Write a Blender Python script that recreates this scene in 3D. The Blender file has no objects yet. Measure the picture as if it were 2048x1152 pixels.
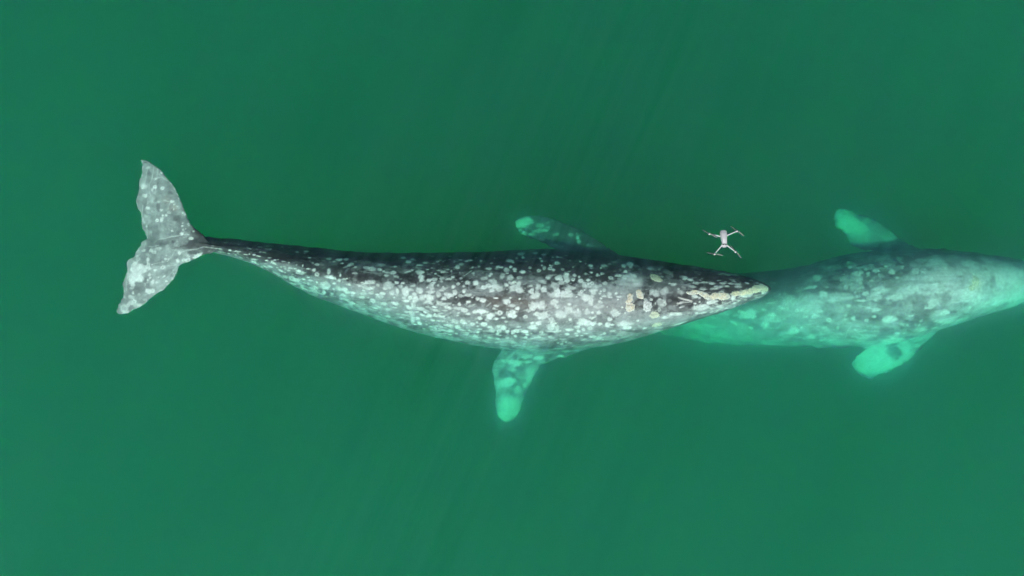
import bpy, bmesh, math, random
import numpy as np
from mathutils import Vector, kdtree
from mathutils.bvhtree import BVHTree

S = bpy.context.scene
COL = S.collection
random.seed(11)
RNG = np.random.default_rng(7)

# ------------------------------------------------------------------ camera
H = 20.0                                   # metres above the water
cam_d = bpy.data.cameras.new("camera")
cam = bpy.data.objects.new("camera", cam_d)
COL.objects.link(cam)
cam.location = (0, 0, H)
cam_d.sensor_width = 36.0
cam_d.lens = 36.0 * H / 20.48
cam_d.clip_end = 2000
S.camera = cam

# ------------------------------------------------------------------ light
SUN_EL, SUN_AZ = math.radians(57), math.radians(-94)   # azimuth of the sun seen from the scene
sun_dir = Vector((math.cos(SUN_EL) * math.cos(SUN_AZ), math.cos(SUN_EL) * math.sin(SUN_AZ), math.sin(SUN_EL)))
w = bpy.data.worlds.new("World")
S.world = w
w.use_nodes = True
nt = w.node_tree
bg = nt.nodes["Background"]
sky = nt.nodes.new("ShaderNodeTexSky")
sky.sky_type = 'NISHITA'
sky.sun_disc = False
sky.sun_elevation = SUN_EL
sky.sun_rotation = math.pi / 2 - SUN_AZ
nt.links.new(sky.outputs[0], bg.inputs[0])
bg.inputs[1].default_value = 0.060
ld = bpy.data.lights.new("sun", 'SUN')
ld.energy = 4.0
ld.angle = math.radians(0.6)
ld.color = (1.0, 0.96, 0.90)
lo = bpy.data.objects.new("sun", ld)
COL.objects.link(lo)
lo.rotation_euler = sun_dir.to_track_quat('Z', 'Y').to_euler()
lo.location = (0, -20, 30)
S.view_settings.view_transform = 'Standard'
S.view_settings.look = 'None'
S.view_settings.exposure = 0.05
S.view_settings.gamma = 1.0
cy = S.cycles
cy.max_bounces = 28
cy.volume_bounces = 24
cy.diffuse_bounces = 3
cy.transparent_max_bounces = 8
cy.sample_clamp_indirect = 6.0


def at(px, py, z=0.0):
    """A point at height z on the sight line of a photograph pixel (2048 wide)."""
    k = (H - z) / H
    return np.array([(px - 1024.0) / 100.0 * k, (576.0 - py) / 100.0 * k, z])


def tag(o, label=None, cat=None, group=None, kind=None):
    if label: o["label"] = label
    if cat: o["category"] = cat
    if group: o["group"] = group
    if kind: o["kind"] = kind
    return o


# ------------------------------------------------------------------ noise
def hash3(ix, iy, iz, seed):
    h = (ix * 374761393 + iy * 668265263 + iz * 2147483647 + seed * 1442695041) & 0xFFFFFFFF
    h = ((h ^ (h >> 13)) * 1274126177) & 0xFFFFFFFF
    h = (h ^ (h >> 16)) & 0xFFFFFFFF
    h = (h * 2246822519) & 0xFFFFFFFF
    h = h ^ (h >> 15)
    return (h & 0xFFFFFF) / float(0xFFFFFF)


def vnoise(p, seed=0):
    i = np.floor(p).astype(np.int64)
    f = p - i
    f = f * f * (3 - 2 * f)
    r = 0
    for dx in (0, 1):
        for dy in (0, 1):
            for dz in (0, 1):
                wgt = (f[:, 0] if dx else 1 - f[:, 0]) * (f[:, 1] if dy else 1 - f[:, 1]) * (f[:, 2] if dz else 1 - f[:, 2])
                r = r + wgt * hash3(i[:, 0] + dx, i[:, 1] + dy, i[:, 2] + dz, seed)
    return r


def fbm(p, seed=0, octs=4, gain=0.5):
    a, tot, r = 1.0, 0.0, 0
    for k in range(octs):
        r = r + a * vnoise(p * (2.03 ** k), seed + 17 * k)
        tot += a
        a *= gain
    return r / tot            # 0..1


def sstep(e0, e1, x):
    t = np.clip((x - e0) / (e1 - e0), 0, 1)
    return t * t * (3 - 2 * t)


# ------------------------------------------------------------------ materials
def skin_material(name, rough, bump, scale):
    m = bpy.data.materials.new(name)
    m.use_nodes = True
    n, l = m.node_tree.nodes, m.node_tree.links
    b = n["Principled BSDF"]
    a = n.new("ShaderNodeAttribute")
    a.attribute_name = "skin_color"
    tc = n.new("ShaderNodeTexCoord")
    no = n.new("ShaderNodeTexNoise")
    no.inputs["Scale"].default_value = scale
    no.inputs["Detail"].default_value = 5
    no.inputs["Roughness"].default_value = 0.65
    l.new(tc.outputs["Object"], no.inputs["Vector"])
    mr = n.new("ShaderNodeMapRange")
    mr.inputs[1].default_value = 0.3
    mr.inputs[2].default_value = 0.7
    mr.inputs[3].default_value = 0.72
    mr.inputs[4].default_value = 1.18
    l.new(no.outputs["Fac"], mr.inputs[0])
    mx = n.new("ShaderNodeMix")
    mx.data_type = 'RGBA'
    mx.blend_type = 'MULTIPLY'
    mx.inputs[0].default_value = 1.0
    l.new(a.outputs["Color"], mx.inputs[6])
    l.new(mr.outputs[0], mx.inputs[7])
    l.new(mx.outputs[2], b.inputs["Base Color"])
    bp = n.new("ShaderNodeBump")
    bp.inputs["Strength"].default_value = bump
    bp.inputs["Distance"].default_value = 0.03
    l.new(no.outputs["Fac"], bp.inputs["Height"])
    l.new(bp.outputs[0], b.inputs["Normal"])
    b.inputs["Roughness"].default_value = rough
    b.inputs["Specular IOR Level"].default_value = 0.12
    return m


def plain_material(name, col, rough=0.4, var=0.08, scale=40, metal=0.0):
    m = bpy.data.materials.new(name)
    m.use_nodes = True
    n, l = m.node_tree.nodes, m.node_tree.links
    b = n["Principled BSDF"]
    no = n.new("ShaderNodeTexNoise")
    no.inputs["Scale"].default_value = scale
    rp = n.new("ShaderNodeMix")
    rp.data_type = 'RGBA'
    rp.inputs[6].default_value = [c * (1 - var) for c in col] + [1]
    rp.inputs[7].default_value = [min(1, c * (1 + var)) for c in col] + [1]
    l.new(no.outputs["Fac"], rp.inputs[0])
    l.new(rp.outputs[2], b.inputs["Base Color"])
    b.inputs["Roughness"].default_value = rough
    b.inputs["Metallic"].default_value = metal
    return m


SKIN = skin_material("whale_skin", 0.55, 0.35, 14)
CRUST = skin_material("barnacle_crust", 0.8, 0.6, 40)

# ------------------------------------------------------------------ water and sea floor
# sea water: scattering and absorption per metre for red, green, blue
SCAT = (0.800, 0.590, 1.000)
ABSO = (0.84, 0.0475, 0.170)
wm = bpy.data.materials.new("green_sea_water")
wm.use_nodes = True
n, l = wm.node_tree.nodes, wm.node_tree.links
n.remove(n["Principled BSDF"])
vs = n.new("ShaderNodeVolumeScatter")
vs.inputs["Color"].default_value = [c / 1.1 for c in SCAT] + [1]
vs.inputs["Density"].default_value = 1.1
vs.inputs["Anisotropy"].default_value = 0.84
va = n.new("ShaderNodeVolumeAbsorption")
va.inputs["Color"].default_value = [1 - c / 1.0 for c in ABSO] + [1]
va.inputs["Density"].default_value = 1.0
ad = n.new("ShaderNodeAddShader")
l.new(vs.outputs[0], ad.inputs[0])
l.new(va.outputs[0], ad.inputs[1])
l.new(ad.outputs[0], n["Material Output"].inputs["Volume"])
# surface light streaks imitated by long faint bands of denser and clearer water
tc = n.new("ShaderNodeTexCoord")
mp = n.new("ShaderNodeMapping")
mp.vector_type = 'TEXTURE'
mp.inputs["Rotation"].default_value = (0, 0, math.radians(66))
mp.inputs["Scale"].default_value = (4.6, 0.17, 3.0)
no = n.new("ShaderNodeTexNoise")
no.inputs["Scale"].default_value = 1.0
no.inputs["Detail"].default_value = 2.0
mr = n.new("ShaderNodeMapRange")
mr.inputs[1].default_value, mr.inputs[2].default_value = 0.3, 0.7
mr.inputs[3].default_value, mr.inputs[4].default_value = 1.1 * 0.52, 1.1 * 1.48
l.new(tc.outputs["Object"], mp.inputs["Vector"])
l.new(mp.outputs[0], no.inputs["Vector"])
l.new(no.outputs["Fac"], mr.inputs[0])
l.new(mr.outputs[0], vs.inputs["Density"])


def box_mesh(name, x, y, z0, z1):
    me = bpy.data.meshes.new(name)
    v = [(-x, -y, z0), (x, -y, z0), (x, y, z0), (-x, y, z0), (-x, -y, z1), (x, -y, z1), (x, y, z1), (-x, y, z1)]
    f = [(3, 2, 1, 0), (4, 5, 6, 7), (0, 1, 5, 4), (1, 2, 6, 5), (2, 3, 7, 6), (3, 0, 4, 7)]
    me.from_pydata(v, [], f)
    return me


water = bpy.data.objects.new("water", box_mesh("water", 160, 160, -16.0, 0.0))
water.data.materials.append(wm)
COL.objects.link(water)
tag(water, kind="structure")

sea_m = plain_material("silty_sand", (0.10, 0.085, 0.06), 0.9, 0.3, 0.6)
bm = bmesh.new()
bmesh.ops.create_grid(bm, x_segments=80, y_segments=80, size=150)
for v in bm.verts:
    v.co.z = -14.5 + 0.5 * math.sin(v.co.x * 0.13 + 1.3 * math.sin(v.co.y * 0.07)) + 0.3 * math.sin(v.co.y * 0.21)
me = bpy.data.meshes.new("seabed")
bm.to_mesh(me)
bm.free()
me.materials.append(sea_m)
sb = bpy.data.objects.new("seabed", me)
COL.objects.link(sb)
tag(sb, kind="structure")


# ------------------------------------------------------------------ whale geometry
def herm(xs, ys, q):
    xs, ys = np.asarray(xs, float), np.asarray(ys, float)
    d = np.diff(ys) / np.diff(xs)
    m = np.empty_like(ys)
    m[0], m[-1] = d[0], d[-1]
    m[1:-1] = (d[1:] + d[:-1]) / 2
    m[1:-1][d[1:] * d[:-1] <= 0] = 0
    i = np.clip(np.searchsorted(xs, q) - 1, 0, len(xs) - 2)
    h = xs[i + 1] - xs[i]
    t = (q - xs[i]) / h
    return ((2 * t**3 - 3 * t**2 + 1) * ys[i] + (t**3 - 2 * t**2 + t) * h * m[i]
            + (-2 * t**3 + 3 * t**2) * ys[i + 1] + (t**3 - t**2) * h * m[i + 1])


class Soup:
    def __init__(self):
        self.v, self.f = [], []

    def rings(self, rings):
        k = len(rings[0])
        b = len(self.v)
        for r in rings:
            self.v.extend([tuple(p) for p in r])
        for i in range(len(rings) - 1):
            for j in range(k):
                a, c = b + i * k + j, b + i * k + (j + 1) % k
                self.f.append((a, c, c + k, a + k))
        self.f.append(tuple(b + j for j in reversed(range(k))))
        self.f.append(tuple(b + (len(rings) - 1) * k + j for j in range(k)))

    def body(self, st, knuckles=None, step=4.0, k=64):
        st = np.array(st, float)
        q = np.arange(st[0, 0], st[-1, 0] + 0.01, step)
        c = [herm(st[:, 0], st[:, j], q) for j in range(1, 8)]
        th = np.linspace(0, 2 * np.pi, k, endpoint=False)
        rings = []
        for i, x in enumerate(q):
            yt, yb, ym, zt, hu, hl, nu = [cc[i] for cc in c]
            if knuckles is not None:
                zt = zt + knuckles(x)
            zc = zt - hu
            p0, p1 = at(x, yt, zc), at(x, yb, zc)
            ctr = (p0 + p1) / 2
            hw = (p0[1] - p1[1]) / 2
            top = at(x, ym, zt)
            sh = top[1] - ctr[1]
            cs, sn = np.cos(th), np.sin(th)
            e = np.where(sn > 0, 2.0 / nu, 2.0 / 2.1)
            a = hw * np.sign(cs) * np.abs(cs) ** e
            b = np.where(sn > 0, hu, hl) * np.sign(sn) * np.abs(sn) ** e
            up = np.clip(b / max(hu, 1e-4), 0, 1)
            r = np.stack([np.full(k, ctr[0]), ctr[1] + a + sh * up ** 1.3, zc + b], 1)
            rings.append(r)
        self.rings(rings)

    def foil(self, lead, trail, zs, ts, ns=60, nc=14, sag=0.0):
        def res(pts):
            p = np.array(pts, float)
            s = np.r_[0, np.cumsum(np.hypot(*np.diff(p, axis=0).T))]
            q = np.linspace(0, s[-1], ns)
            return np.stack([np.interp(q, s, p[:, 0]), np.interp(q, s, p[:, 1])], 1)
        L, T = res(lead), res(trail)
        c = (1 - np.cos(np.linspace(0, np.pi, nc))) / 2
        prof = 1.0 * (np.sqrt(c) * (1 - c) * 2.2 + 0.10 * (4 * c * (1 - c)) ** 0.4)
        rings = []
        for i in range(ns):
            s = i / (ns - 1)
            z = float(np.interp(s, np.linspace(0, 1, len(zs)), zs))
            t = float(np.interp(s, np.linspace(0, 1, len(ts)), ts))
            a, b = at(*L[i], z), at(*T[i], z - sag * (1 - abs(2 * s - 1)))
            up = [a + (b - a) * cc + np.array([0, 0, t / 2 * pp]) for cc, pp in zip(c, prof)]
            dn = [a + (b - a) * cc - np.array([0, 0, t / 2 * pp]) for cc, pp in zip(c, prof)]
            rings.append(up + dn[::-1][1:-1])
        self.rings(rings)


def remeshed(soup, voxel, smooth=3):
    """One continuous surface over all the pieces: (verts, quads list)."""
    me = bpy.data.meshes.new("draft")
    me.from_pydata(soup.v, [], soup.f)
    bm = bmesh.new()
    bm.from_mesh(me)
    bmesh.ops.recalc_face_normals(bm, faces=bm.faces)
    bmesh.ops.triangulate(bm, faces=[f for f in bm.faces if len(f.verts) > 4])
    bm.to_mesh(me)
    bm.free()
    o = bpy.data.objects.new("draft", me)
    COL.objects.link(o)
    md = o.modifiers.new("remesh", 'REMESH')
    md.mode = 'VOXEL'
    md.voxel_size = voxel
    dg = bpy.context.evaluated_depsgraph_get()
    out = bpy.data.meshes.new_from_object(o.evaluated_get(dg))
    bpy.data.objects.remove(o)
    bpy.data.meshes.remove(me)
    nv = len(out.vertices)
    co = np.empty(nv * 3)
    out.vertices.foreach_get("co", co)
    co = co.reshape(-1, 3)
    ed = np.empty(len(out.edges) * 2, dtype=np.int64)
    out.edges.foreach_get("vertices", ed)
    ed = ed.reshape(-1, 2)
    deg = np.bincount(ed.ravel(), minlength=nv).astype(float)
    for it in range(smooth):
        for lam in (0.5, -0.48):
            av = np.stack([(np.bincount(ed[:, 0], co[ed[:, 1], k], nv) + np.bincount(ed[:, 1], co[ed[:, 0], k], nv)) / np.maximum(deg, 1) for k in range(3)], 1)
            co = co + lam * (av - co)
    out.vertices.foreach_set("co", co.ravel())
    out.update()
    return out, co


def normals_of(me):
    no = np.empty(len(me.vertices) * 3)
    me.vertex_normals.foreach_get("vector", no)
    return no.reshape(-1, 3)


class Skin:
    """Colour of one whale per vertex: skin patches, on the near one also ripple light."""
    def __init__(self, me, co):
        self.me, self.co = me, co
        self.n = normals_of(me)
        self.nz = 0.5 * fbm(co * 16, 3, 3) + 0.5 * fbm(co * 45, 5, 2)
        self.raise_ = np.zeros(len(co))
        kd = kdtree.KDTree(len(co))
        for i, p in enumerate(co.tolist()):
            kd.insert(p, i)
        kd.balance()
        self.kd = kd
        polys = np.empty(len(me.loops), dtype=np.int32)
        me.loops.foreach_get("vertex_index", polys)
        ls = np.empty(len(me.polygons), dtype=np.int32)
        lt = np.empty(len(me.polygons), dtype=np.int32)
        me.polygons.foreach_get("loop_start", ls)
        me.polygons.foreach_get("loop_total", lt)
        self.faces = [polys[a:a + b].tolist() for a, b in zip(ls, lt)]
        self.bvh = BVHTree.FromPolygons(co.tolist(), self.faces)
        self.col = np.zeros((len(co), 3))

    def hit(self, px, py):
        d = Vector(at(px, py, 0.0)) - cam.location
        loc, nor, idx, dist = self.bvh.ray_cast(cam.location, d.normalized())
        return loc, nor

    def disc(self, c, nor, rx, ry, rot=0.0, soft=0.35, wob=0.65):
        """(vertex ids, mask) of an uneven elliptical patch lying on the skin."""
        r = max(rx, ry) * 1.5
        f = self.kd.find_range(c, r)
        if not f:
            return None, None
        ids = np.array([q[1] for q in f])
        e = Vector((math.cos(rot), math.sin(rot), 0))
        nor = Vector(nor)
        t1 = (e - nor * e.dot(nor))
        if t1.length < 1e-3:
            t1 = Vector((1, 0, 0))
        t1.normalize()
        t2 = nor.cross(t1)
        dv = self.co[ids] - np.array(c)
        a, b, h = dv @ np.array(t1), dv @ np.array(t2), dv @ np.array(nor)
        d = np.sqrt((a / rx) ** 2 + (b / ry) ** 2 + (h / max(rx, ry, 0.03) * 0.7) ** 2)
        d = d * (1 + wob * (self.nz[ids] - 0.5) * 2)
        return ids, 1 - sstep(1 - soft, 1 + soft * 0.4, d), d

    def blend(self, ids, m, colour):
        self.col[ids] += (np.array(colour) - self.col[ids]) * m[:, None]

    def spot(self, px, py, rx, ry, a, ring=False, colour=(0.80, 0.82, 0.80), rot=0.0, lift=0.004):
        """rx, ry in photograph pixels (1 px = 1 cm at the surface)."""
        loc, nor = self.hit(px, py)
        if loc is None:
            return
        up = max(abs(nor.z), 0.35)
        fy = 1 / max(math.sqrt(max(0.12, 1 - nor.y * nor.y)), 0.4)
        k = (H - loc.z) / H / 100
        r = self.disc(loc, nor, max(rx, 1.1) * k, max(ry * fy, 1.1) * k, rot)
        if r[0] is None:
            return
        ids, m, d = r
        a = min(1.0, a ** 0.85)
        m = m * a * (0.60 + 0.75 * self.nz[ids])
        m = np.clip(m, 0, 1)
        if ring:
            m = m * (0.45 + 0.55 * sstep(0.25, 0.6, d))
        self.blend(ids, m, colour)
        self.raise_[ids] = np.maximum(self.raise_[ids], lift * m)
        if rx * ry > 9 and lift > 0 and not ring:      # uneven lobes and a faint older margin
            for q in range(3):
                ph, rr = random.uniform(0, 6.28), random.uniform(.35, .7)
                off = Vector((math.cos(ph) * rx * k * .85, math.sin(ph) * ry * k * .85, 0))
                off = off - nor * off.dot(nor)
                i2, m2, d2 = self.disc(Vector(loc) + off, nor, max(rx * rr, 1.1) * k, max(ry * fy * rr, 1.1) * k, random.uniform(-.6, .6))
                if i2 is not None:
                    f = random.choice((.35, .6, .9))
                    self.blend(i2, np.clip(m2 * a * f * (0.5 + 0.8 * self.nz[i2]), 0, 1), colour)
            i2, m2, d2 = self.disc(loc, nor, rx * k * 1.55, ry * fy * k * 1.5, rot + random.uniform(-.3, .3), .6, .9)
            if i2 is not None:
                self.blend(i2, np.clip(m2 * a * .22 * (1 - m2 * .4), 0, 1), (0.45, 0.47, 0.47))

    def spots(self, ox, oy, sc, rows, **kw):
        for r in rows:
            x, y, rx, ry, a = r[:5]
            self.spot(ox + x / sc, oy + y / sc, rx / sc, ry / sc, a, ring=len(r) > 5 and r[5] == 1,
                      rot=(r[6] if len(r) > 6 else 0.0), **kw)

    def line(self, ox, oy, sc, pts, a, wid=1.0, colour=(0.75, 0.78, 0.76), lift=0.0):
        P = [(ox + x / sc, oy + y / sc) for x, y in pts]
        for (x0, y0), (x1, y1) in zip(P[:-1], P[1:]):
            n = max(2, int(math.hypot(x1 - x0, y1 - y0) / 1.2))
            for i in range(n):
                t = (i + 0.5) / n
                loc, nor = self.hit(x0 + (x1 - x0) * t, y0 + (y1 - y0) * t)
                if loc is None:
                    continue
                ids, m, d = self.disc(loc, nor, wid * 0.012, wid * 0.012, 0, 0.6, 0.3)
                if ids is not None:
                    self.blend(ids, np.clip(m * a * 0.6, 0, 1), colour)

    def scatter(self, n, weight, rmin, rmax, amin, amax, colour, stretch=(0.8, 1.6), pw=2.0):
        p = weight / weight.sum()
        pick = RNG.choice(len(self.co), n, p=p)
        for i in pick:
            r = rmin + (rmax - rmin) * RNG.random() ** pw
            st = RNG.uniform(*stretch)
            ids, m, d = self.disc(self.co[i], self.n[i], r * st, r, RNG.normal(0, 0.35))
            if ids is None:
                continue
            a = RNG.uniform(amin, amax)
            m = m * a
            if RNG.random() < 0.25 and r > 0.022:
                m = m * (0.4 + 0.6 * sstep(0.2, 0.6, d))
            self.blend(ids, np.clip(m, 0, 1), colour)
            self.raise_[ids] = np.maximum(self.raise_[ids], 0.004 * m)

    def finish(self, name):
        me, co = self.me, self.co
        co2 = co + self.n * self.raise_[:, None]
        me.vertices.foreach_set("co", co2.ravel())
        at_ = me.attributes.new("skin_color", 'FLOAT_COLOR', 'POINT')
        at_.data.foreach_set("color", np.c_[np.clip(self.col, 0, 1), np.ones(len(co))].ravel())
        me.polygons.foreach_set("use_smooth", np.ones(len(me.polygons), dtype=bool))
        me.name = name
        me.materials.clear()
        me.materials.append(SKIN)
        me.update()
        o = bpy.data.objects.new(name, me)
        COL.objects.link(o)
        return o

    def patch(self, parent, name, ox, oy, sc, rows, colour, height, label=None, rim=(0.72, 0.72, 0.66), seed=1, soft=0.25):
        """A raised crust of barnacles as a mesh of its own, its rim sunk in the skin."""
        m = np.zeros(len(self.co))
        for r in rows:
            x, y, rx, ry = r[:4]
            rot = r[4] if len(r) > 4 else 0.0
            loc, nor = self.hit(ox + x / sc, oy + y / sc)
            if loc is None:
                continue
            k = (H - loc.z) / H / 100
            ids, mm, d = self.disc(loc, nor, rx / sc * k * 1.08, ry / sc * k * 1.08, rot, soft, 0.5)
            if ids is not None:
                m[ids] = np.maximum(m[ids], mm)
        fs = [f for f in self.faces if m[f[0]] > 0.05 or m[f[1]] > 0.05 or m[f[2]] > 0.05]
        used = sorted({i for f in fs for i in f})
        if len(used) < 6:
            return None
        idx = {v: i for i, v in enumerate(used)}
        u = np.array(used)
        bumps = fbm(self.co[u] * 60, seed, 2)
        cell = np.abs(vnoise(self.co[u] * 38, seed + 9) - 0.5) * 2
        h = -0.012 + (0.012 + height * (0.55 + 0.7 * bumps + 0.5 * (1 - cell))) * sstep(0.02, 0.7, m[u])
        v = self.co[u] + self.n[u] * h[:, None]
        me = bpy.data.meshes.new(name)
        me.from_pydata(v.tolist(), [], [[idx[i] for i in f] for f in fs])
        c = np.array(colour)[None, :] * (0.72 + 0.5 * bumps)[:, None] * (1.05 - 0.30 * (cell < 0.10))[:, None]
        edge = 1 - sstep(0.35, 1.0, m[u] * (0.7 + 0.6 * vnoise(self.co[u] * 30, seed + 3)))
        c = c + (np.array(rim) - c) * (0.85 * edge)[:, None]
        bl = fbm(self.co[u] * np.array([16, 26, 26]), seed + 31, 3)
        c = c + (np.array(rim) * 0.95 - c) * (0.7 * sstep(0.52, 0.62, bl))[:, None]
        gr = fbm(self.co[u] * np.array([20, 34, 34]), seed + 57, 3)
        c = c + (np.array((0.30, 0.29, 0.26)) - c) * (0.55 * sstep(0.60, 0.70, gr))[:, None]
        a_ = me.attributes.new("skin_color", 'FLOAT_COLOR', 'POINT')
        a_.data.foreach_set("color", np.c_[np.clip(c, 0, 1), np.ones(len(u))].ravel())
        me.polygons.foreach_set("use_smooth", np.ones(len(me.polygons), dtype=bool))
        me.materials.append(CRUST)
        o = bpy.data.objects.new(name, me)
        COL.objects.link(o)
        o.parent = parent
        if label:
            o["label"] = label
        return o


# ---- near whale -----------------------------------------------------
NEAR = [  # x, upper edge, lower edge, back line (px), back depth, half-heights (m), roundness
    (316, 484, 492, 488, -0.31, .03, .04, 2.0), (350, 480, 494, 487, -0.27, .07, .08, 2.0),
    (385, 471, 500, 486, -0.25, .11, .15, 1.8), (420, 474, 503, 488, -0.24, .19, .26, 1.5),
    (460, 478, 513, 498, -0.24, .25, .33, 1.4), (500, 482, 526, 506, -0.24, .31, .40, 1.4),
    (560, 488, 556, 521, -0.24, .39, .48, 1.4), (620, 494, 588, 537, -0.24, .48, .56, 1.4),
    (680, 501, 612, 551, -0.23, .55, .62, 1.45), (740, 505, 634, 562, -0.16, .64, .70, 1.5),
    (800, 506, 655, 578, -0.17, .72, .78, 1.7), (900, 505, 680, 594, -0.12, .83, .88, 1.9),
    (1000, 502, 697, 602, -0.11, .92, .96, 2.0), (1100, 498, 703, 606, -0.11, .96, 1.0, 2.05),
    (1200, 507, 692, 610, -0.11, .88, .95, 2.0), (1250, 512, 682, 609, -0.11, .80, .88, 2.0),
    (1300, 520, 668, 607, -0.12, .68, .78, 1.95), (1360, 528, 650, 602, -0.10, .57, .68, 1.85),
    (1400, 534, 637, 598, -0.12, .48, .58, 1.75), (1450, 543, 622, 592, -0.15, .37, .48, 1.65),
    (1500, 556, 603, 583, -.26, .25, .35, 1.65), (1525, 565, 594, 579, -.36, .16, .22, 1.9),
    (1540, 574, 582, 578, -.46, .05, .06, 2.0)]


def knuckle(x):
    if 430 < x < 735:
        return 0.028 * max(0, math.sin((735 - x) / 305 * math.pi * 8.5)) ** 1.3
    return 0.0


nw = Soup()
nw.body(NEAR, knuckle)
nw.foil([(425, 492), (407, 470), (392, 459), (381, 448), (376, 437), (370, 422), (364, 406), (357, 389), (350, 375), (340, 362), (329, 351), (320, 339), (307, 329), (293, 322), (283, 319.5)],
        [(294, 488), (293, 475), (289, 464), (284, 456), (280, 441), (279, 425), (274, 416), (271, 401), (274, 387), (274, 378), (277, 362), (281, 353), (284, 341), (284, 331), (282, 320)],
        (-.25, -.24, -.23, -.24, -.27), (.15, .11, .08, .06, .045))
nw.foil([(445, 492), (424, 507), (402, 511), (390, 517), (376, 524), (358, 531), (354, 544), (348, 557), (339, 566), (326, 580), (307, 591), (298, 600), (286, 610), (270, 618), (256, 626), (243, 629), (234, 626)],
        [(294, 470), (295, 477), (284, 483), (278, 491), (267, 511), (255, 520), (251, 538), (246, 554), (242, 566), (243, 577), (247, 588), (243, 599), (237, 608), (232, 623)],
        (-.25, -.23, -.21, -.21, -.26), (.15, .11, .08, .06, .045))
# flippers, the forward edge first
nw.foil([(1262, 545), (1238, 511), (1215, 495), (1191, 479), (1160, 459), (1137, 449), (1108, 440), (1079, 433), (1059, 432), (1044, 434), (1032, 440)],
        [(1150, 560), (1140, 506), (1127, 500), (1103, 495), (1088, 486), (1069, 478), (1047, 471), (1036, 460), (1029, 449), (1031, 441)],
        (-1.02, -1.06, -1.12, -1.2, -1.3, -1.36), (.30, .24, .16, .12, .09, .06))
nw.foil([(1195, 650), (1178, 697), (1150, 707), (1120, 716), (1083, 728), (1067, 753), (1056, 775), (1044, 802), (1038, 824), (1027, 842), (1012, 845)],
        [(1010, 650), (1001, 706), (988, 720), (984, 738), (985, 753), (990, 784), (990, 816), (996, 833), (1008, 844)],
        (-.98, -1.0, -1.06, -1.15, -1.28, -1.36), (.30, .26, .17, .13, .10, .06))
me, co = remeshed(nw, 0.0135)
# folds and dents in the skin
nrm = normals_of(me)
disp = 0.022 * (fbm(co * np.array([1.6, 4.0, 4.0]), 21, 3) - 0.5) + 0.012 * (fbm(co * np.array([4.0, 14.0, 14.0]), 31, 3) - 0.5)
px1 = 1024 + co[:, 0] * 100 / ((H - co[:, 2]) / H)
py1 = 576 - co[:, 1] * 100 / ((H - co[:, 2]) / H)
wob = 0.020 * (fbm(co * np.array([5.0, 7.0, 7.0]), 61, 3) - 0.5) * (1 - np.abs(nrm[:, 2])) * 2
fin = (px1 < 405) | (co[:, 2] < -0.92) & ((py1 < 500) | (py1 > 705))
wob = wob + np.where(fin, np.where(px1 < 405, .040, .085) * (fbm(co * np.where(px1 < 405, 14, 7)[:, None], 63, 3) - 0.45) * (np.abs(nrm[:, 2]) < 0.75), 0)
thin = np.where((px1 < 400) | (co[:, 2] < -0.92) & ((py1 < 500) | (py1 > 705)), 0.25, 1.0)
co = co + nrm * (disp * thin + wob)[:, None]
# blowholes: two short grooves behind the beak
for pts in (((1358, 601), (1384, 605)), ((1360, 610), (1384, 606.5))):
    (ax, ay), (bx, by) = pts
    t = np.clip(((px1 - ax) * (bx - ax) + (py1 - ay) * (by - ay)) / ((bx - ax) ** 2 + (by - ay) ** 2), 0, 1)
    d = np.hypot(px1 - ax - t * (bx - ax), py1 - ay - t * (by - ay))
    g = (d < 3.5) & (co[:, 2] > -0.4)
    co[g, 2] -= 0.03 * (1 - d[g] / 3.5)
me.vertices.foreach_set("co", co.ravel())
me.update()
K = Skin(me, co)
# ground colour: slate skin, lighter and blotchy low on the left side, pale flukes
big = fbm(co * np.array([0.9, 1.6, 1.6]), 41, 4)
mid = fbm(co * np.array([4.0, 8.0, 8.0]), 43, 4)
midline = np.interp(px1, [s[0] for s in NEAR], [s[3] for s in NEAR])
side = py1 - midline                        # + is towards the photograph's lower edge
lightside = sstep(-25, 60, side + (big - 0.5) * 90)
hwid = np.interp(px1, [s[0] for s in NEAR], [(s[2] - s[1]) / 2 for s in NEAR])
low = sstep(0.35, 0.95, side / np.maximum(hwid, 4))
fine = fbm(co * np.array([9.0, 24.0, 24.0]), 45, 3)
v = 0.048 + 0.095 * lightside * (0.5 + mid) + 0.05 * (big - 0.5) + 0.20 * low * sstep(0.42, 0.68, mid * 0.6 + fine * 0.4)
v *= (0.6 + 0.8 * mid) * (0.7 + 0.6 * fine)
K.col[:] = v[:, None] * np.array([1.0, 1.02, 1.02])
# brown tinge along the spine
br = np.exp(-((side - 2) / 14) ** 2) * sstep(950, 1000, px1) * (1 - sstep(1230, 1300, px1)) * (co[:, 2] > -0.5)
K.col += (np.array([0.26, 0.215, 0.19]) - K.col) * (0.55 * br * (0.4 + mid))[:, None]
fl = sstep(415, 345, px1 + 0.0 * py1 + np.where(np.abs(py1 - 487) < 12, 40, 0) + (mid - 0.5) * 60)
fcol = np.array([0.30, 0.335, 0.33])[None, :] * (0.30 + 1.4 * fbm(co * np.array([3.0, 1.2, 3.0]), 51, 4))[:, None] * (0.75 + 0.5 * fbm(co * np.array([14, 5.0, 9]), 52, 3))[:, None]
K.col += (fcol - K.col) * fl[:, None]
spine = np.exp(-((py1 - (480 + (400 - px1) * 0.10)) / 6.0) ** 2) * sstep(292, 330, px1) * (1 - sstep(400, 420, px1))
K.col += (np.array([0.075, 0.08, 0.085]) - K.col) * (0.9 * spine)[:, None]
flip = (co[:, 2] < -0.92) & ((py1 < 503) | (py1 > 703)) & (px1 > 960) & (px1 < 1280)
K.col[flip] = (np.array([0.10, 0.105, 0.105])[None, :] * (0.5 + mid)[:, None])[flip]
fzone = (px1 < 400).astype(float) * (K.n[:, 2] > 0.3)
lowf = flip & (py1 > 650)
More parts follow.
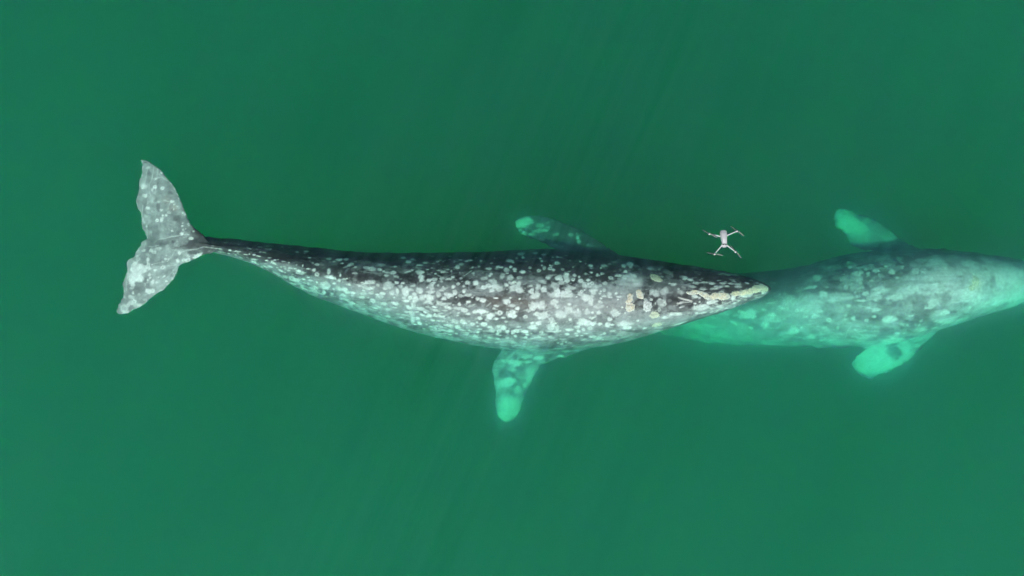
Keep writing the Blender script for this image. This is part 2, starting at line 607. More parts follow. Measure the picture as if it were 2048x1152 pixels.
patchy = fbm(co * np.array([5.0, 6.0, 5.0]), 71, 4)
K.col[lowf] = (np.array([0.23, 0.24, 0.24])[None, :] * (0.55 + 0.85 * sstep(0.42, 0.62, patchy))[:, None])[lowf]
dens0 = 0.2 + np.clip((big - 0.35) * 3, 0, 1.5)
# pale washes (old scarred skin)
GW = (0.40, 0.415, 0.42)
for (x, y, rx, ry, a) in [(1215, 600, 60, 38, .55), (1150, 615, 60, 28, .6), (1262, 570, 35, 28, .55), (1270, 640, 50, 24, .6), (1180, 640, 40, 22, .35), (1100, 640, 60, 24, .25),
                          (890, 578, 45, 18, .35), (830, 590, 60, 26, .5), (760, 585, 50, 24, .5), (700, 580, 45, 20, .55), (790, 620, 60, 18, .45), (640, 565, 45, 14, .4), (980, 560, 35, 18, .2),
                          (960, 585, 45, 9, .5), (1340, 640, 60, 14, .6), (1430, 618, 60, 8, .6), (560, 535, 50, 10, .35), (1340, 575, 40, 22, .22), (900, 650, 80, 18, .3), (1020, 685, 90, 10, .3), (1240, 590, 24, 20, .4), (1120, 600, 70, 16, .4), (1200, 580, 50, 18, .4), (1170, 660, 70, 12, .35), (1060, 655, 60, 12, .25), (930, 620, 60, 14, .3), (1060, 560, 30, 12, .2)]:
    K.spot(x, y, rx, ry, a, colour=GW, lift=0.0)
core = (px1 > 640) & (px1 < 1340) & (co[:, 2] > -0.75)
K.scatter(520, dens0 * core * (side > -55), .025, .085, .10, .34, (0.40, 0.42, 0.42), (0.8, 2.2), 1.5)
K.scatter(240, dens0 * core * (side > -40), .02, .05, .15, .4, (0.07, 0.075, 0.075), (0.9, 2.5))
K.spots(960, 490, 10.475, [(870,180,65,45,.65),(1160,172,48,25,.7),(1330,200,45,22,.45),(300,272,22,15,.7),(770,270,30,20,.5),(900,262,35,32,.7),(625,330,70,32,.8),(690,365,35,22,.6),(25,330,28,18,.85),(1260,285,35,20,.8),(1295,338,28,20,1),(1625,252,32,20,1),(1530,257,18,13,.9),(1615,380,55,42,1),(240,380,40,15,.45),(190,495,58,24,.8),(380,460,45,28,.7),(455,470,42,22,.9),(648,458,33,33,1),(560,525,72,50,.45),(575,592,35,18,.85),(725,510,45,32,.7),(735,552,40,16,.9),(895,565,60,38,1),(1045,475,40,28,.7,1),(1300,427,20,18,.9),(1230,538,48,38,.75,1),(1350,490,35,38,.5),(1470,490,55,42,.9,1),(1535,520,35,38,.75),(1460,425,18,15,.9),(232,607,30,30,.9),(205,650,32,22,.9),(465,640,60,60,.4),(630,690,60,50,.65),(830,680,75,32,.45,1),(1430,690,45,33,1),(1320,775,75,35,.55,0,-.5),(280,770,75,60,.75),(80,700,80,45,.4),(190,850,60,50,.95),(310,860,75,60,.95),(250,950,60,38,.95),(80,885,65,40,.9),(420,920,85,60,.6),(545,830,38,38,.9),(640,800,50,35,.6),(710,775,45,30,.95),(820,810,50,45,.75),(750,900,140,90,.75),(850,930,50,60,.6),(1065,855,42,25,.7),(1230,880,55,60,.6),(1085,965,58,65,1),(1335,930,72,60,1),(1215,1045,45,40,1),(1190,980,45,40,.5),(1130,1080,80,60,.7),(1590,860,85,90,.5),(1640,690,60,55,.9),(1620,1000,85,70,.95),(640,1105,35,16,.8),(830,1130,28,22,.8),(340,1112,50,14,.9),(1550,1060,120,50,.7)])
K.spots(960, 590, 9.6, [(55,105,55,45,.9),(315,62,45,12,.9),(585,52,28,14,.7),(500,120,60,48,.9),(565,140,22,28,.9),(760,72,22,16,1),(260,262,32,28,.8,1),(310,212,45,25,.7),(25,320,50,50,1),(120,328,40,25,.6),(380,345,58,52,.8,1),(190,405,78,58,.9,0,.5),(308,455,45,25,1),(455,435,42,20,.6),(635,325,58,48,.85),(530,345,40,38,.65,1),(570,385,55,50,.9),(650,410,60,42,1),(630,200,75,30,.7),(720,250,45,30,1),(920,300,40,30,.5),(1040,200,110,75,.85),(1180,210,85,70,.7),(875,420,45,38,.85,1),(1080,360,55,35,1),(1215,395,95,80,.75),(1365,465,48,42,.6,1),(1430,130,90,50,.8),(1140,443,25,16,.6),(70,562,60,38,.9),(10,450,30,30,.8),(495,510,35,20,.5),(1125,540,70,42,1),(1000,537,35,24,1),(1370,610,75,90,.7),(1410,700,130,20,.6),(1450,545,25,20,.9),(1005,625,100,38,.8),(1010,595,50,30,.9),(740,612,40,20,.5),(200,615,42,25,.8),(235,680,58,45,.5),(360,605,42,28,.9),(440,640,55,50,.85),(365,690,55,40,.7,1),(335,740,32,28,.8),(530,705,42,35,.9),(700,690,62,40,.9),(640,710,45,45,.5),(870,705,62,32,.95),(900,762,30,18,.8),(985,738,20,15,.5),(675,790,30,28,.8),(880,815,42,25,.8),(1180,710,50,25,.6,1),(525,825,35,18,.7),(175,825,35,18,.6),(1130,805,40,35,.5),(1350,810,40,30,.4),(1060,820,40,20,.35)])
K.spots(1110, 490, 10.475, [(530,347,32,17,.8),(645,388,17,12,.8),(310,322,13,12,.7),(750,428,55,28,.9),(1020,430,70,35,.6),(965,480,28,22,.9),(1145,397,30,15,.5),(1440,430,45,40,.6),(1570,400,60,60,.5),(165,512,42,30,.6,1),(765,575,30,25,.9),(380,460,20,20,.5),(890,630,38,32,.7),(990,600,40,32,.4),(640,600,35,25,.35),(505,668,30,28,.8),(405,630,45,35,.5),(380,725,48,38,.85,1),(545,755,50,42,1),(690,738,42,28,1),(85,690,80,55,1),(230,670,65,90,.75),(255,605,35,25,.95),(130,780,65,60,.65),(240,750,50,40,.85),(700,810,35,28,.9),(780,805,42,36,.95,1),(620,840,55,70,.6),(800,870,90,60,.4),(1170,685,60,40,.7,1),(1310,645,60,20,.8),(1355,625,25,20,.9),(1480,555,42,32,.7),(1450,675,55,40,.45),(60,980,65,60,.95),(165,985,45,45,.9),(260,960,65,60,.85),(240,1050,150,60,.75),(340,900,90,40,.6),(560,970,42,35,1,1),(615,940,22,20,1),(800,960,75,65,.9),(640,1090,80,60,.95),(760,1080,50,40,.8),(540,1030,60,40,.5),(450,1085,25,18,.9),(1030,945,40,40,.8,1),(1130,1030,45,50,.8),(1280,1010,30,25,.9),(960,970,25,22,1),(940,1015,30,25,.9),(1030,1070,60,30,.8),(965,1115,35,25,.9),(1150,1095,60,14,.9),(1350,1085,50,16,.8),(1630,640,35,25,.6),(950,850,40,30,.5,1),(1060,800,60,40,.4)])
K.spots(1110, 590, 9.6, [(280,175,35,28,.9),(40,215,60,40,.6),(260,290,100,80,.55),(130,370,110,60,.6),(430,350,75,80,.5),(620,320,55,60,.65),(585,70,60,65,.95),(690,120,55,70,.95),(855,125,35,25,.9),(890,65,30,22,.9),(900,150,25,18,.8),(540,285,18,14,.9),(720,335,30,20,.9),(840,340,42,35,.8),(850,210,90,50,.45),(1160,350,90,75,.5),(1040,465,40,40,.7),(290,470,40,25,.7,0,.6),(560,500,90,55,.8),(620,540,160,50,.85),(730,555,55,45,1),(710,440,50,25,.7),(465,540,40,25,.7,1),(865,555,45,32,1),(1005,575,55,45,.95),(1095,572,38,24,1),(270,668,65,28,1),(430,618,55,35,.85),(550,665,45,30,.7,1),(680,640,50,40,.6),(465,700,40,28,.9),(240,750,38,24,.95),(400,735,35,20,.7),(420,780,32,18,.7),(515,778,35,12,.8),(600,742,45,14,.6),(730,800,70,28,.6),(850,835,70,20,.6),(955,735,35,30,.5),(1100,690,60,20,.5),(1440,630,45,28,.8),(1350,560,130,50,.4),(920,855,30,12,.7),(140,848,70,10,.7),(1200,770,30,8,.6),(10,545,25,20,.9),(40,650,40,70,.6),(100,685,22,18,.8),(1205,85,18,15,.9),(1290,235,18,14,.9),(1005,228,20,14,.8),(1240,35,45,14,.8),(60,920,20,14,.6),(120,940,40,16,.5),(210,905,20,18,.5)])
K.spots(810, 490, 10.475, [(155,300,40,25,.6),(75,350,60,35,.6),(298,423,65,20,.85),(435,375,50,20,.5),(600,385,35,12,.45),(685,350,35,12,.7),(800,347,15,12,.6),(940,237,35,20,.5),(580,240,35,25,.4),(560,480,22,12,.75),(475,515,40,14,.65),(155,530,32,20,.75),(70,555,60,18,.6,0,.3),(315,575,85,55,.9),(335,660,65,50,.85),(350,730,48,45,.85),(635,600,32,16,.75),(705,535,40,10,.75),(800,560,60,28,.5),(900,515,40,14,.55),(970,548,22,25,.55),(1100,460,52,55,.65),(1180,400,55,35,.4),(1035,355,35,14,.6),(1165,312,45,18,.5),(1290,338,40,25,.6),(1370,318,60,18,.55),(1595,332,32,20,.95),(1490,270,35,12,.5),(1550,450,32,25,.5),(1420,460,25,18,.4),(1430,590,38,22,.7),(1150,580,12,14,.8),(1000,675,42,26,.8),(925,715,70,22,.8),(1170,695,35,25,.55),(510,740,55,32,.85),(610,720,60,45,.5),(770,700,48,28,.4),(770,765,35,25,.5),(1110,818,40,28,1,1),(1310,790,60,45,.8),(1485,795,62,60,1),(1640,880,45,40,.95),(1015,870,48,38,.95),(1230,860,32,28,.6),(580,810,50,40,.9),(695,845,28,25,.6),(800,875,20,14,.8),(175,850,50,30,.6),(465,890,25,20,.8),(300,950,80,60,.8),(120,940,60,35,.7),(560,890,60,60,.55),(530,985,80,40,.6),(700,1020,55,70,.55),(800,930,110,35,.5,0,.4),(840,1025,38,28,.9),(1050,990,55,55,.75),(1235,962,45,32,.85),(1160,1060,65,40,.4),(940,1050,70,50,.8),(1330,1050,70,35,.7),(1410,1095,28,22,.8),(1075,1095,22,18,.9),(195,1020,50,35,.6),(120,1105,50,45,.8),(440,1070,45,30,.8),(540,1090,70,50,.8),(220,1120,60,40,.7),(350,1070,50,35,.6),(1520,1120,40,35,.7),(1520,880,45,50,.35),(820,1115,50,30,.6),(25,1000,60,80,.7)])
K.spots(810, 590, 10.475, [(100,60,45,45,.7,1),(210,90,70,60,.6),(20,132,55,22,.8),(185,230,50,90,.45),(520,60,70,60,.75),(440,30,40,30,.8),(500,150,90,35,.5),(350,70,50,30,.5),(820,85,50,28,.75),(910,40,50,45,.8),(735,175,100,40,.55,0,-.35),(610,250,55,22,1),(890,250,65,35,.75),(1140,195,45,28,.95),(1330,140,48,32,.95),(1520,75,40,35,.7),(1640,110,60,40,.8),(1075,50,22,18,.9),(1010,205,25,20,.5),(80,265,60,40,.5),(330,280,85,32,.75),(420,360,42,26,.8),(80,350,30,18,.6),(250,350,35,18,.6),(370,420,52,28,.9),(515,435,70,40,.8),(770,450,78,28,.95),(640,425,55,40,.6),(650,320,70,30,.4),(840,325,60,18,.5),(1150,280,90,35,.55),(1250,320,75,42,.85),(1460,352,48,32,1),(1590,345,75,48,1),(1330,395,48,26,.9),(1120,375,30,18,.7),(1560,485,52,38,.85),(1105,430,32,16,.6),(150,390,60,60,.4),(160,520,60,70,.55),(270,490,55,28,.7,0,-.5),(300,590,55,35,.7),(570,530,48,24,.75),(700,540,45,18,.7),(800,540,45,22,.5),(910,480,45,28,.4),(1050,560,70,50,.35),(1200,555,55,45,.75),(1250,590,50,25,.8),(1415,605,58,38,.8,1),(1510,575,32,20,.6),(1640,608,58,34,.8),(1520,655,32,16,.8),(1345,735,32,15,.9),(920,630,90,35,.55),(1110,680,60,50,.55),(1200,735,60,18,.55),(760,670,45,20,.7),(640,690,35,15,.6),(940,750,75,35,.75),(600,740,70,12,.7,0,-.3),(200,612,70,14,.8),(450,615,28,18,.6),(940,825,45,16,.9),(1080,805,38,22,.7),(850,800,60,12,.6),(1300,835,25,20,.6),(1480,865,55,30,.6),(1310,795,50,14,.6,0,-.4),(1530,775,40,25,.5),(1560,715,70,14,.5),(540,660,40,15,.5),(390,710,30,12,.8),(890,568,20,12,.8),(1225,645,18,14,.7),(955,375,18,12,.5)])
K.spots(660, 490, 7.2, [(125,210,42,18,.6),(235,205,32,20,.55),(180,262,25,10,.7),(310,275,40,22,.65,0,-.6),(270,300,35,15,.6),(370,317,22,12,.7),(60,240,20,10,.5),(600,340,60,35,.6),(540,330,50,28,.5),(710,350,35,25,.7),(770,378,25,16,.7),(740,290,50,20,.4),(1055,185,42,22,.6),(1120,240,35,25,.55),(940,310,28,16,.65),(910,395,42,26,.7),(815,440,38,16,.7),(830,395,40,15,.45),(955,455,40,15,.45),(1085,400,18,12,.6),(1130,380,28,12,.6),(955,540,32,22,.8,0,-.5),(1050,550,26,18,.9),(150,440,18,25,.7),(245,483,12,9,1),(20,470,28,18,.9),(360,405,30,22,.4),(465,540,28,10,.7),(565,540,80,30,.7),(560,625,80,25,.6),(840,580,75,48,.6),(790,625,35,25,.6),(890,690,38,35,.6),(970,660,22,38,.85),(1080,660,60,55,.75),(1010,595,30,25,.6),(690,580,25,20,.5),(755,700,38,25,.6),(680,712,38,14,.75),(480,655,30,14,.6),(480,700,45,25,.45),(590,690,40,28,.4),(260,570,40,16,.6),(220,635,45,28,.7),(330,690,38,22,.95),(250,680,50,28,.7),(150,640,40,25,.55),(190,720,40,25,.5),(450,750,40,20,.55),(550,760,20,10,.6),(615,800,42,35,.65),(770,845,55,22,.65),(930,840,62,24,.9,0,-.3),(1085,805,55,18,.95),(1060,765,30,20,.7),(925,755,16,12,.7),(930,900,48,8,.8,0,-.2),(730,750,45,25,.4),(1030,1045,50,8,.7),(700,890,60,12,.5,0,-.4),(830,930,40,18,.4),(650,910,40,12,.5,0,-.5),(840,1030,40,20,.6),(740,1005,25,8,.7),(1130,900,30,30,.5),(1100,960,30,16,.6),(1080,1010,60,10,.5),(330,835,35,18,.5),(240,790,20,14,.5),(440,590,90,12,.5,0,-.3),(55,560,25,12,.6)])
K.spots(450, 470, 7.68, [(75,235,30,14,.8),(60,285,25,10,.8),(165,305,25,10,.8),(210,250,60,12,.4),(250,350,35,12,.7),(280,415,38,30,.45),(310,300,50,10,.5),(375,292,10,8,.9),(445,305,25,12,.85),(520,325,45,10,.9,0,-.2),(440,375,50,12,.7),(430,410,45,14,.8,0,-.5),(490,445,45,10,.7,0,-.4),(380,460,38,12,.8),(635,393,25,10,1),(620,485,40,12,.7,0,-.4),(700,485,45,14,.75,0,-.4),(570,495,25,20,.5),(680,585,40,35,.65),(740,425,55,18,.85,0,-.6),(690,350,40,12,.5),(765,385,28,12,.6),(815,378,10,9,1),(900,405,40,10,.6),(800,500,18,10,.7),(865,490,22,10,.6),(865,552,20,14,.8),(925,575,14,10,.6),(1005,510,38,14,.6),(975,545,25,12,.6),(1130,552,40,22,1),(1075,520,30,14,.6),(985,425,22,12,.85),(1095,460,10,14,.7),(1195,470,12,20,.8),(920,640,50,25,.4),(1030,670,65,50,.6,1),(1100,690,60,30,.55),(805,645,25,28,.7),(840,620,20,10,.6),(1050,750,60,12,.6),(1280,650,25,10,.9),(1205,678,35,12,.8),(1315,695,40,14,.6),(1275,750,20,25,.6),(1410,725,22,20,.9),(1415,605,38,35,.6,1),(1365,540,28,22,.7),(1280,520,40,12,.7),(1595,565,32,45,.85),(1630,650,35,22,.95),(1580,640,60,25,.6),(1540,780,80,60,.55),(1520,880,30,35,.6),(1340,820,60,14,.65),(1440,890,60,12,.7,0,-.3),(1390,810,50,25,.4),(1180,790,30,25,.5),(940,720,60,12,.6),(1000,740,60,10,.6),(1220,825,50,12,.6),(1110,262,28,14,.6),(1240,250,40,14,.5),(1300,350,28,12,.6),(1590,372,50,14,.55),(1740,380,40,18,.6),(1410,450,35,20,.5),(1350,430,15,15,.5),(600,265,30,12,.45),(880,185,20,10,.4),(650,170,45,10,.4),(385,212,20,10,.4),(210,140,25,8,.4),(700,215,20,20,.4),(1680,665,30,20,.6),(1750,690,30,25,.5),(1680,740,30,10,.6),(1670,830,20,12,.7),(1740,820,40,40,.5)])
# head
K.spots(1230, 510, 6.775, [(540,510,60,45,.5),(660,500,50,50,.4),(120,145,28,25,.6),(200,130,50,45,.5),(145,225,30,22,.7),(50,285,50,14,.8),(130,305,40,30,.45),(250,285,35,25,.5),(490,185,50,20,.45),(600,195,18,15,.45),(300,390,70,50,.3),(740,385,22,10,.9),(790,400,45,22,.7),(860,460,20,10,.9),(940,310,35,25,.55),(1030,335,40,20,.5),(880,500,45,30,.35),(490,605,26,22,.8,1),(410,605,22,22,.9,1),(610,600,25,16,.5),(670,665,35,30,.6,1),(600,740,25,30,.5,1),(550,660,12,25,.6),(800,800,80,28,.7),(680,845,50,20,.8),(880,930,110,16,.6,0,.2),(170,985,60,28,.8),(310,890,25,14,.9),(100,940,60,40,.4),(410,990,35,16,.7),(20,520,18,18,1),(60,565,35,12,1),(40,600,12,10,.9),(100,710,18,14,.9),(135,785,14,12,.9),(30,800,40,35,.6),(620,640,60,60,.35),(200,350,120,90,.25)])
K.spots(1370, 520, 8.226, [(250,790,110,50,.75),(350,770,70,35,.75),(440,690,90,40,.75),(170,600,50,35,.8),(240,620,25,20,.6),(240,690,16,12,1),(165,715,28,18,.8),(380,705,30,20,.9),(180,380,60,20,.5),(440,385,60,20,.65),(620,380,50,18,.55),(130,440,60,22,.5),(560,440,70,20,.5),(760,390,50,18,.5),(860,400,60,20,.45),(1020,380,45,18,.5),(320,370,60,14,.45),(480,470,60,16,.5),(880,440,70,18,.5),(690,430,50,16,.45),(620,220,45,14,.5),(700,245,50,12,.5),(1120,305,25,12,.5),(1050,270,60,14,.35),(90,325,40,16,.6),(10,295,30,20,.6),(390,160,30,10,.45),(790,240,70,16,.3),(480,175,40,10,.4),(600,520,40,12,.6),(300,480,60,14,.5),(800,620,40,40,.8),(1300,540,50,20,.7),(1000,590,120,20,.6),(820,710,60,20,.5),(560,760,60,20,.5),(60,870,25,14,.6)])
K.line(1370, 520, 8.226, [(100,930),(350,850),(600,745),(780,670),(1000,610),(1290,560)], .5, 1.0)
K.line(1370, 520, 8.226, [(20,880),(150,830),(400,740),(560,690)], .35, .9, (0.05, 0.05, 0.05))
# blowhole folds, mouth corner
for pts in ([(855,570),(900,590),(1000,615),(1045,630)], [(840,655),(885,655),(930,625)], [(875,715),(950,680),(1030,665)], [(880,640),(960,640),(1040,640)]):
    K.line(1230, 510, 6.775, pts, 1.0, 1.5, (0.82, 0.78, 0.76))
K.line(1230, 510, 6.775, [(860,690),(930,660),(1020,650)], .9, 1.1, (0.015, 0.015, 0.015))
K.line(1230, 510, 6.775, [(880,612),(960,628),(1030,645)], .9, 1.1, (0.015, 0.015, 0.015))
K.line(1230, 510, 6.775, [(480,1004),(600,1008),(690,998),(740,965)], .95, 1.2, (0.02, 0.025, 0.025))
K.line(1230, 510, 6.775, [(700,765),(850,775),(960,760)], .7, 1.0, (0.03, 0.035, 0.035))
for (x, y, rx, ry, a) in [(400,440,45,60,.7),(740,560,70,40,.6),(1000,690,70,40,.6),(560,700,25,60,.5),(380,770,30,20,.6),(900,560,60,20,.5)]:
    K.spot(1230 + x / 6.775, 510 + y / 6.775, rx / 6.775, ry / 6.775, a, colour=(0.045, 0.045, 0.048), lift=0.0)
# flukes
K.spots(220, 300, 6.4, [(620,720,30,80,.6),(770,550,34,34,.6),(580,620,25,55,.5),(490,390,40,34,.5),(500,290,30,44,.4),(455,160,30,12,.9),(1000,1010,60,40,.7),(560,200,30,60,.3),(860,880,40,60,.3)], colour=(0.11, 0.12, 0.12), lift=0.0)
K.spots(220, 300, 6.4, [(810,740,70,60,.55),(730,640,60,60,.3)], colour=(0.27, 0.22, 0.18), lift=0.0)
K.spots(220, 300, 6.4, [(440,465,52,35,1),(575,470,30,25,1,1),(672,487,28,26,1,1),(445,585,38,22,1),(540,515,20,22,.7),(490,670,20,20,.5,1),(480,740,25,25,.8),(660,768,22,18,.7),(800,657,24,16,1),(825,697,14,13,1),(755,800,25,18,.8,1),(720,835,18,16,.9),(675,838,18,18,.7),(605,900,28,25,1,1),(660,890,25,28,.8),(940,803,22,16,.9),(965,825,16,14,.8),(930,935,16,10,.8),(925,972,20,10,.8),(1005,950,18,22,.5),(795,1035,18,14,.8),(920,1070,28,22,.9),(1050,1130,22,18,.9,1),(590,370,20,16,.9),(485,225,22,18,.5),(620,665,22,16,.5),(815,760,12,14,.8),(860,720,22,14,.6),(885,620,10,10,1),(865,565,10,10,1),(470,975,15,18,.7),(415,1025,15,14,.9),(1070,1040,14,12,.9),(940,1020,14,12,.8),(968,1010,10,10,.9),(835,920,25,12,.4),(660,290,16,20,.8),(405,297,14,12,.8),(352,490,12,20,.7),(540,780,10,10,.6),(430,130,20,10,.7)])
for pts, a in (([(565,190),(550,290),(535,375)], .8), ([(612,235),(600,370)], .7), ([(620,300),(690,370),(755,400)], .8), ([(530,375),(650,350)], .6), ([(480,240),(445,430)], .45), ([(530,380),(500,470),(515,590)], .5), ([(600,380),(575,580)], .4), ([(690,640),(740,660),(800,655)], .6), ([(620,1145),(800,1110),(930,1085),(1020,1080)], .75), ([(390,750),(395,850)], .7), ([(420,700),(410,800)], .55), ([(420,860),(440,940)], .7), ([(470,960),(480,1150)], .5), ([(520,1040),(535,1110)], .6), ([(770,670),(740,760)], .35), ([(410,130),(470,150),(560,195),(640,262)], .55), ([(360,420),(345,520),(335,650),(360,740),(395,800)], .4), ([(760,400),(820,490),(870,580)], .4), ([(415,140),(420,240)], .5)):
    K.line(220, 300, 6.4, pts, a)  # scars and ridges, with rippled light painted in as pale lines
K.scatter(90, fzone, .03, .11, .10, .35, (0.55, 0.60, 0.58), (0.7, 2.2), 1.3)
K.scatter(60, fzone, .03, .09, .10, .35, (0.11, 0.125, 0.125), (0.7, 2.2), 1.3)
K.spots(220, 460, 6.4, [(450,640,40,40,.4),(390,760,70,50,.3),(480,690,40,70,.35),(700,560,60,50,.3),(1060,290,90,30,.75),(420,320,40,50,.3)], colour=(0.12, 0.135, 0.135), lift=0.0)
K.spots(220, 460, 6.4, [(340,540,85,110,1),(290,610,60,60,1),(390,470,40,50,1),(420,530,50,30,.9),(290,510,40,35,.9),(340,600,70,60,1),(500,495,26,22,.9),(575,513,22,15,.8),(678,478,34,28,1,1),(505,572,22,20,.9),(515,610,15,18,.8),(545,670,22,35,.8),(485,640,18,20,.6),(450,700,14,28,.5,1),(498,790,38,40,.95),(293,805,16,22,.8),(560,285,28,25,.5),(625,240,40,18,.4),(485,375,20,28,.8),(480,425,14,24,.7),(430,265,28,16,.6),(893,293,24,22,.9),(865,528,24,24,.7,1),(945,385,28,22,.9,1),(1000,335,25,18,.6),(820,560,14,12,.6),(725,655,24,14,.9),(180,1000,60,60,.5,1),(260,935,40,30,.5),(200,1050,50,20,.7),(1090,355,30,16,.9),(1135,322,14,12,1),(330,268,14,10,.8),(620,605,12,10,.7),(750,372,14,12,.6),(540,443,14,10,.8),(800,620,16,20,.6,1),(1030,105,26,16,.9,1),(660,770,20,12,.6)])
for pts, a in (([(540,440),(640,415),(740,400),(800,320),(850,240)], .55), ([(540,490),(600,470),(820,455),(890,400)], .4), ([(245,470),(215,640),(210,780)], .7), ([(900,285),(970,262),(1110,245),(1200,215),(1420,245)], .7), ([(850,190),(846,250)], .3), ([(460,150),(430,250)], .4), ([(490,210),(540,215),(630,195)], .5), ([(700,700),(790,670)], .5), ([(480,330),(500,290),(520,240)], .35), ([(860,460),(760,580),(690,640)], .5), ([(690,690),(560,760),(440,840)], .3), ([(560,850),(420,950),(260,1050)], .5), ([(150,880),(110,960),(90,1040)], .5), ([(190,520),(160,620)], .5)):
    K.line(220, 460, 6.4, pts, a * .8)  # lower lobe: scar lines and painted light ripples together
# flippers
K.spots(1020, 410, 10.24, [(300,350,180,85,1),(200,400,110,80,.8),(600,420,80,50,.55),(770,455,45,22,.6),(600,530,150,40,.6),(740,520,50,30,.6),(300,580,50,60,.5),(460,600,60,40,.45),(195,510,60,25,.5),(640,700,60,35,.4),(960,600,40,30,.5),(900,620,25,35,.4),(1235,610,45,35,.6),(1365,585,20,18,.7),(1380,670,50,35,.6),(1410,750,40,40,.5),(900,830,100,40,.4),(1040,860,60,30,.35),(780,350,45,30,.35)])
K.spots(900, 640, 4.43, [(500,770,75,90,1),(470,840,60,50,1),(510,545,55,35,.9),(560,540,40,28,.7),(665,575,22,25,.8),(440,570,45,50,.5),(600,380,45,25,.6),(570,370,60,22,.7),(780,335,45,18,.9),(680,320,50,25,.6),(690,370,40,12,.8),(980,320,35,14,.7),(720,490,35,60,.5),(600,620,40,30,.5),(580,780,50,80,.6),(550,905,35,18,.7),(500,365,50,16,.7)])
# scratches
for p0, p1, a in (((973,613),(982,606),1), ((928,552),(944,541),.9), ((895,620),(914,614),.8), ((873,540),(897,545),.6), ((1046,588),(1054,566),.0), ((1045,570),(1054,566),.7), ((1018,610),(1038,604),.3), ((718,542),(760,548),.4)):
    if a: K.line(0, 0, 1, [p0, p1], a, .8)
for i in range(150):          # short old scratches
    x = random.uniform(450, 1480)
    yt, yb = np.interp(x, [q[0] for q in NEAR], [q[1] for q in NEAR]), np.interp(x, [q[0] for q in NEAR], [q[2] for q in NEAR])
    y = random.uniform(yt + 12, yb - 6)
    L, t = random.uniform(6, 26), random.gauss(-0.1, 0.5)
    K.line(0, 0, 1, [(x, y), (x + L * math.cos(t), y + L * math.sin(t)), (x + 1.8 * L * math.cos(t + .2), y + 1.8 * L * math.sin(t + .2))], random.uniform(.12, .4), .6)
nose = (px1 > 1385) & (px1 < 1525) & (co[:, 2] > -0.6)
K.scatter(170, nose * (side < 30) * 1.0, .008, .028, .12, .5, (0.55, 0.58, 0.57), (1.0, 3.5))
K.scatter(110, nose * (side > -6) * (side < 32) * 1.0, .008, .03, .3, .85, (0.78, 0.79, 0.77), (1.0, 2.5))
K.scatter(120, ((px1 > 1230) & (px1 < 1390) & (co[:, 2] > -0.5)).astype(float), .02, .06, .12, .4, (0.42, 0.44, 0.45), (0.8, 1.8), 1.5)
K.scatter(420, ((side < -8) & (px1 > 430) & (px1 < 1330) & (K.n[:, 2] > -0.1)).astype(float), .008, .022, .12, .5, (0.55, 0.58, 0.58), (1.0, 3.0))
K.scatter(34, fzone * (py1 > 500), .015, .06, .35, .9, (0.78, 0.81, 0.79), (0.7, 1.8), 1.5)
# countless small barnacle marks; the stretched low-flank streaks also paint in ripple light
dens = np.where(px1 > 420, 1.0, 0.25) * np.where(px1 > 1380, .5, 1.0) * (0.15 + np.clip((big - 0.35) * 3, 0, 1.5))
dens = dens * np.where(side > 0, 1.2, .6)
K.scatter(1000, dens, .009, .028, .12, .6, (0.66, 0.68, 0.66), (0.9, 2.4))
K.scatter(420, dens * (low > 0.3) * (px1 > 440) * (px1 < 1330), .012, .04, .25, .75, (0.62, 0.66, 0.64), (1.2, 4.0))
K.scatter(200, dens * (px1 > 430) * (px1 < 1000) * (side > 10), .012, .03, .3, .7, (0.6, 0.63, 0.61), (2.0, 5.0))  # tail flank streaks: mottling mixed with painted ripple light
edge = ((px1 < 372)).astype(float) * (np.abs(K.n[:, 2]) < 0.55)
K.scatter(90, edge + 1e-9, .010, .02, .5, 1.0, (0.75, 0.77, 0.75), (0.9, 1.6))
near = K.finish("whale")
tag(near, "white-spotted grey whale just under the surface, seen whole from pale flukes to crusted snout", "whale", "grey whales swimming in line")
BEIGE = (0.78, 0.66, 0.52)
K.patch(near, "barnacle_crust", 1230, 510, 6.775, [(560,310,78,50,-.65)], (0.66, 0.64, 0.46), .010, "oval ridged yellowish barnacle crust", (0.6, 0.6, 0.48), 3)
K.patch(near, "barnacle_crust", 1230, 510, 6.775, [(205,700,62,70), (200,570,42,60), (185,640,40,50)], BEIGE, .010, None, (0.84, 0.82, 0.78), 4, .4)
K.patch(near, "barnacle_crust", 1230, 510, 6.775, [(335,530,48,75,.5), (320,490,40,30)], BEIGE, .010, None, (0.84, 0.82, 0.78), 5, .4)
K.patch(near, "barnacle_crust", 1230, 510, 6.775, [(440,690,58,75), (420,640,35,30)], (0.66, 0.66, 0.66), .010, "white ringed barnacle crust", (0.86, 0.86, 0.86), 6, .4)
K.patch(near, "barnacle_crust", 1230, 510, 6.775, [(540,815,66,48)], (0.72, 0.70, 0.54), .010, None, (0.7, 0.7, 0.58), 7)
K.patch(near, "barnacle_crust", 1230, 510, 6.775, [(565,945,75,36,.2)], (0.64, 0.65, 0.50), .010, None, (0.6, 0.62, 0.52), 8)
CREAM = (0.82, 0.70, 0.54)
WHITE = (0.84, 0.84, 0.81)
K.patch(near, "barnacle_crust", 1370, 520, 8.226, [(100,545,80,32,-.05), (190,530,110,40,-.1), (290,560,100,45,-.4), (370,600,90,50,-.3), (440,620,70,45,0)], CREAM, .007, "long pale cream barnacle crust", WHITE, 9, .45)
K.patch(near, "barnacle_crust", 1370, 520, 8.226, [(500,590,110,55,.1), (610,595,120,60,.0), (690,600,60,38)], CREAM, .008, None, WHITE, 10, .45)
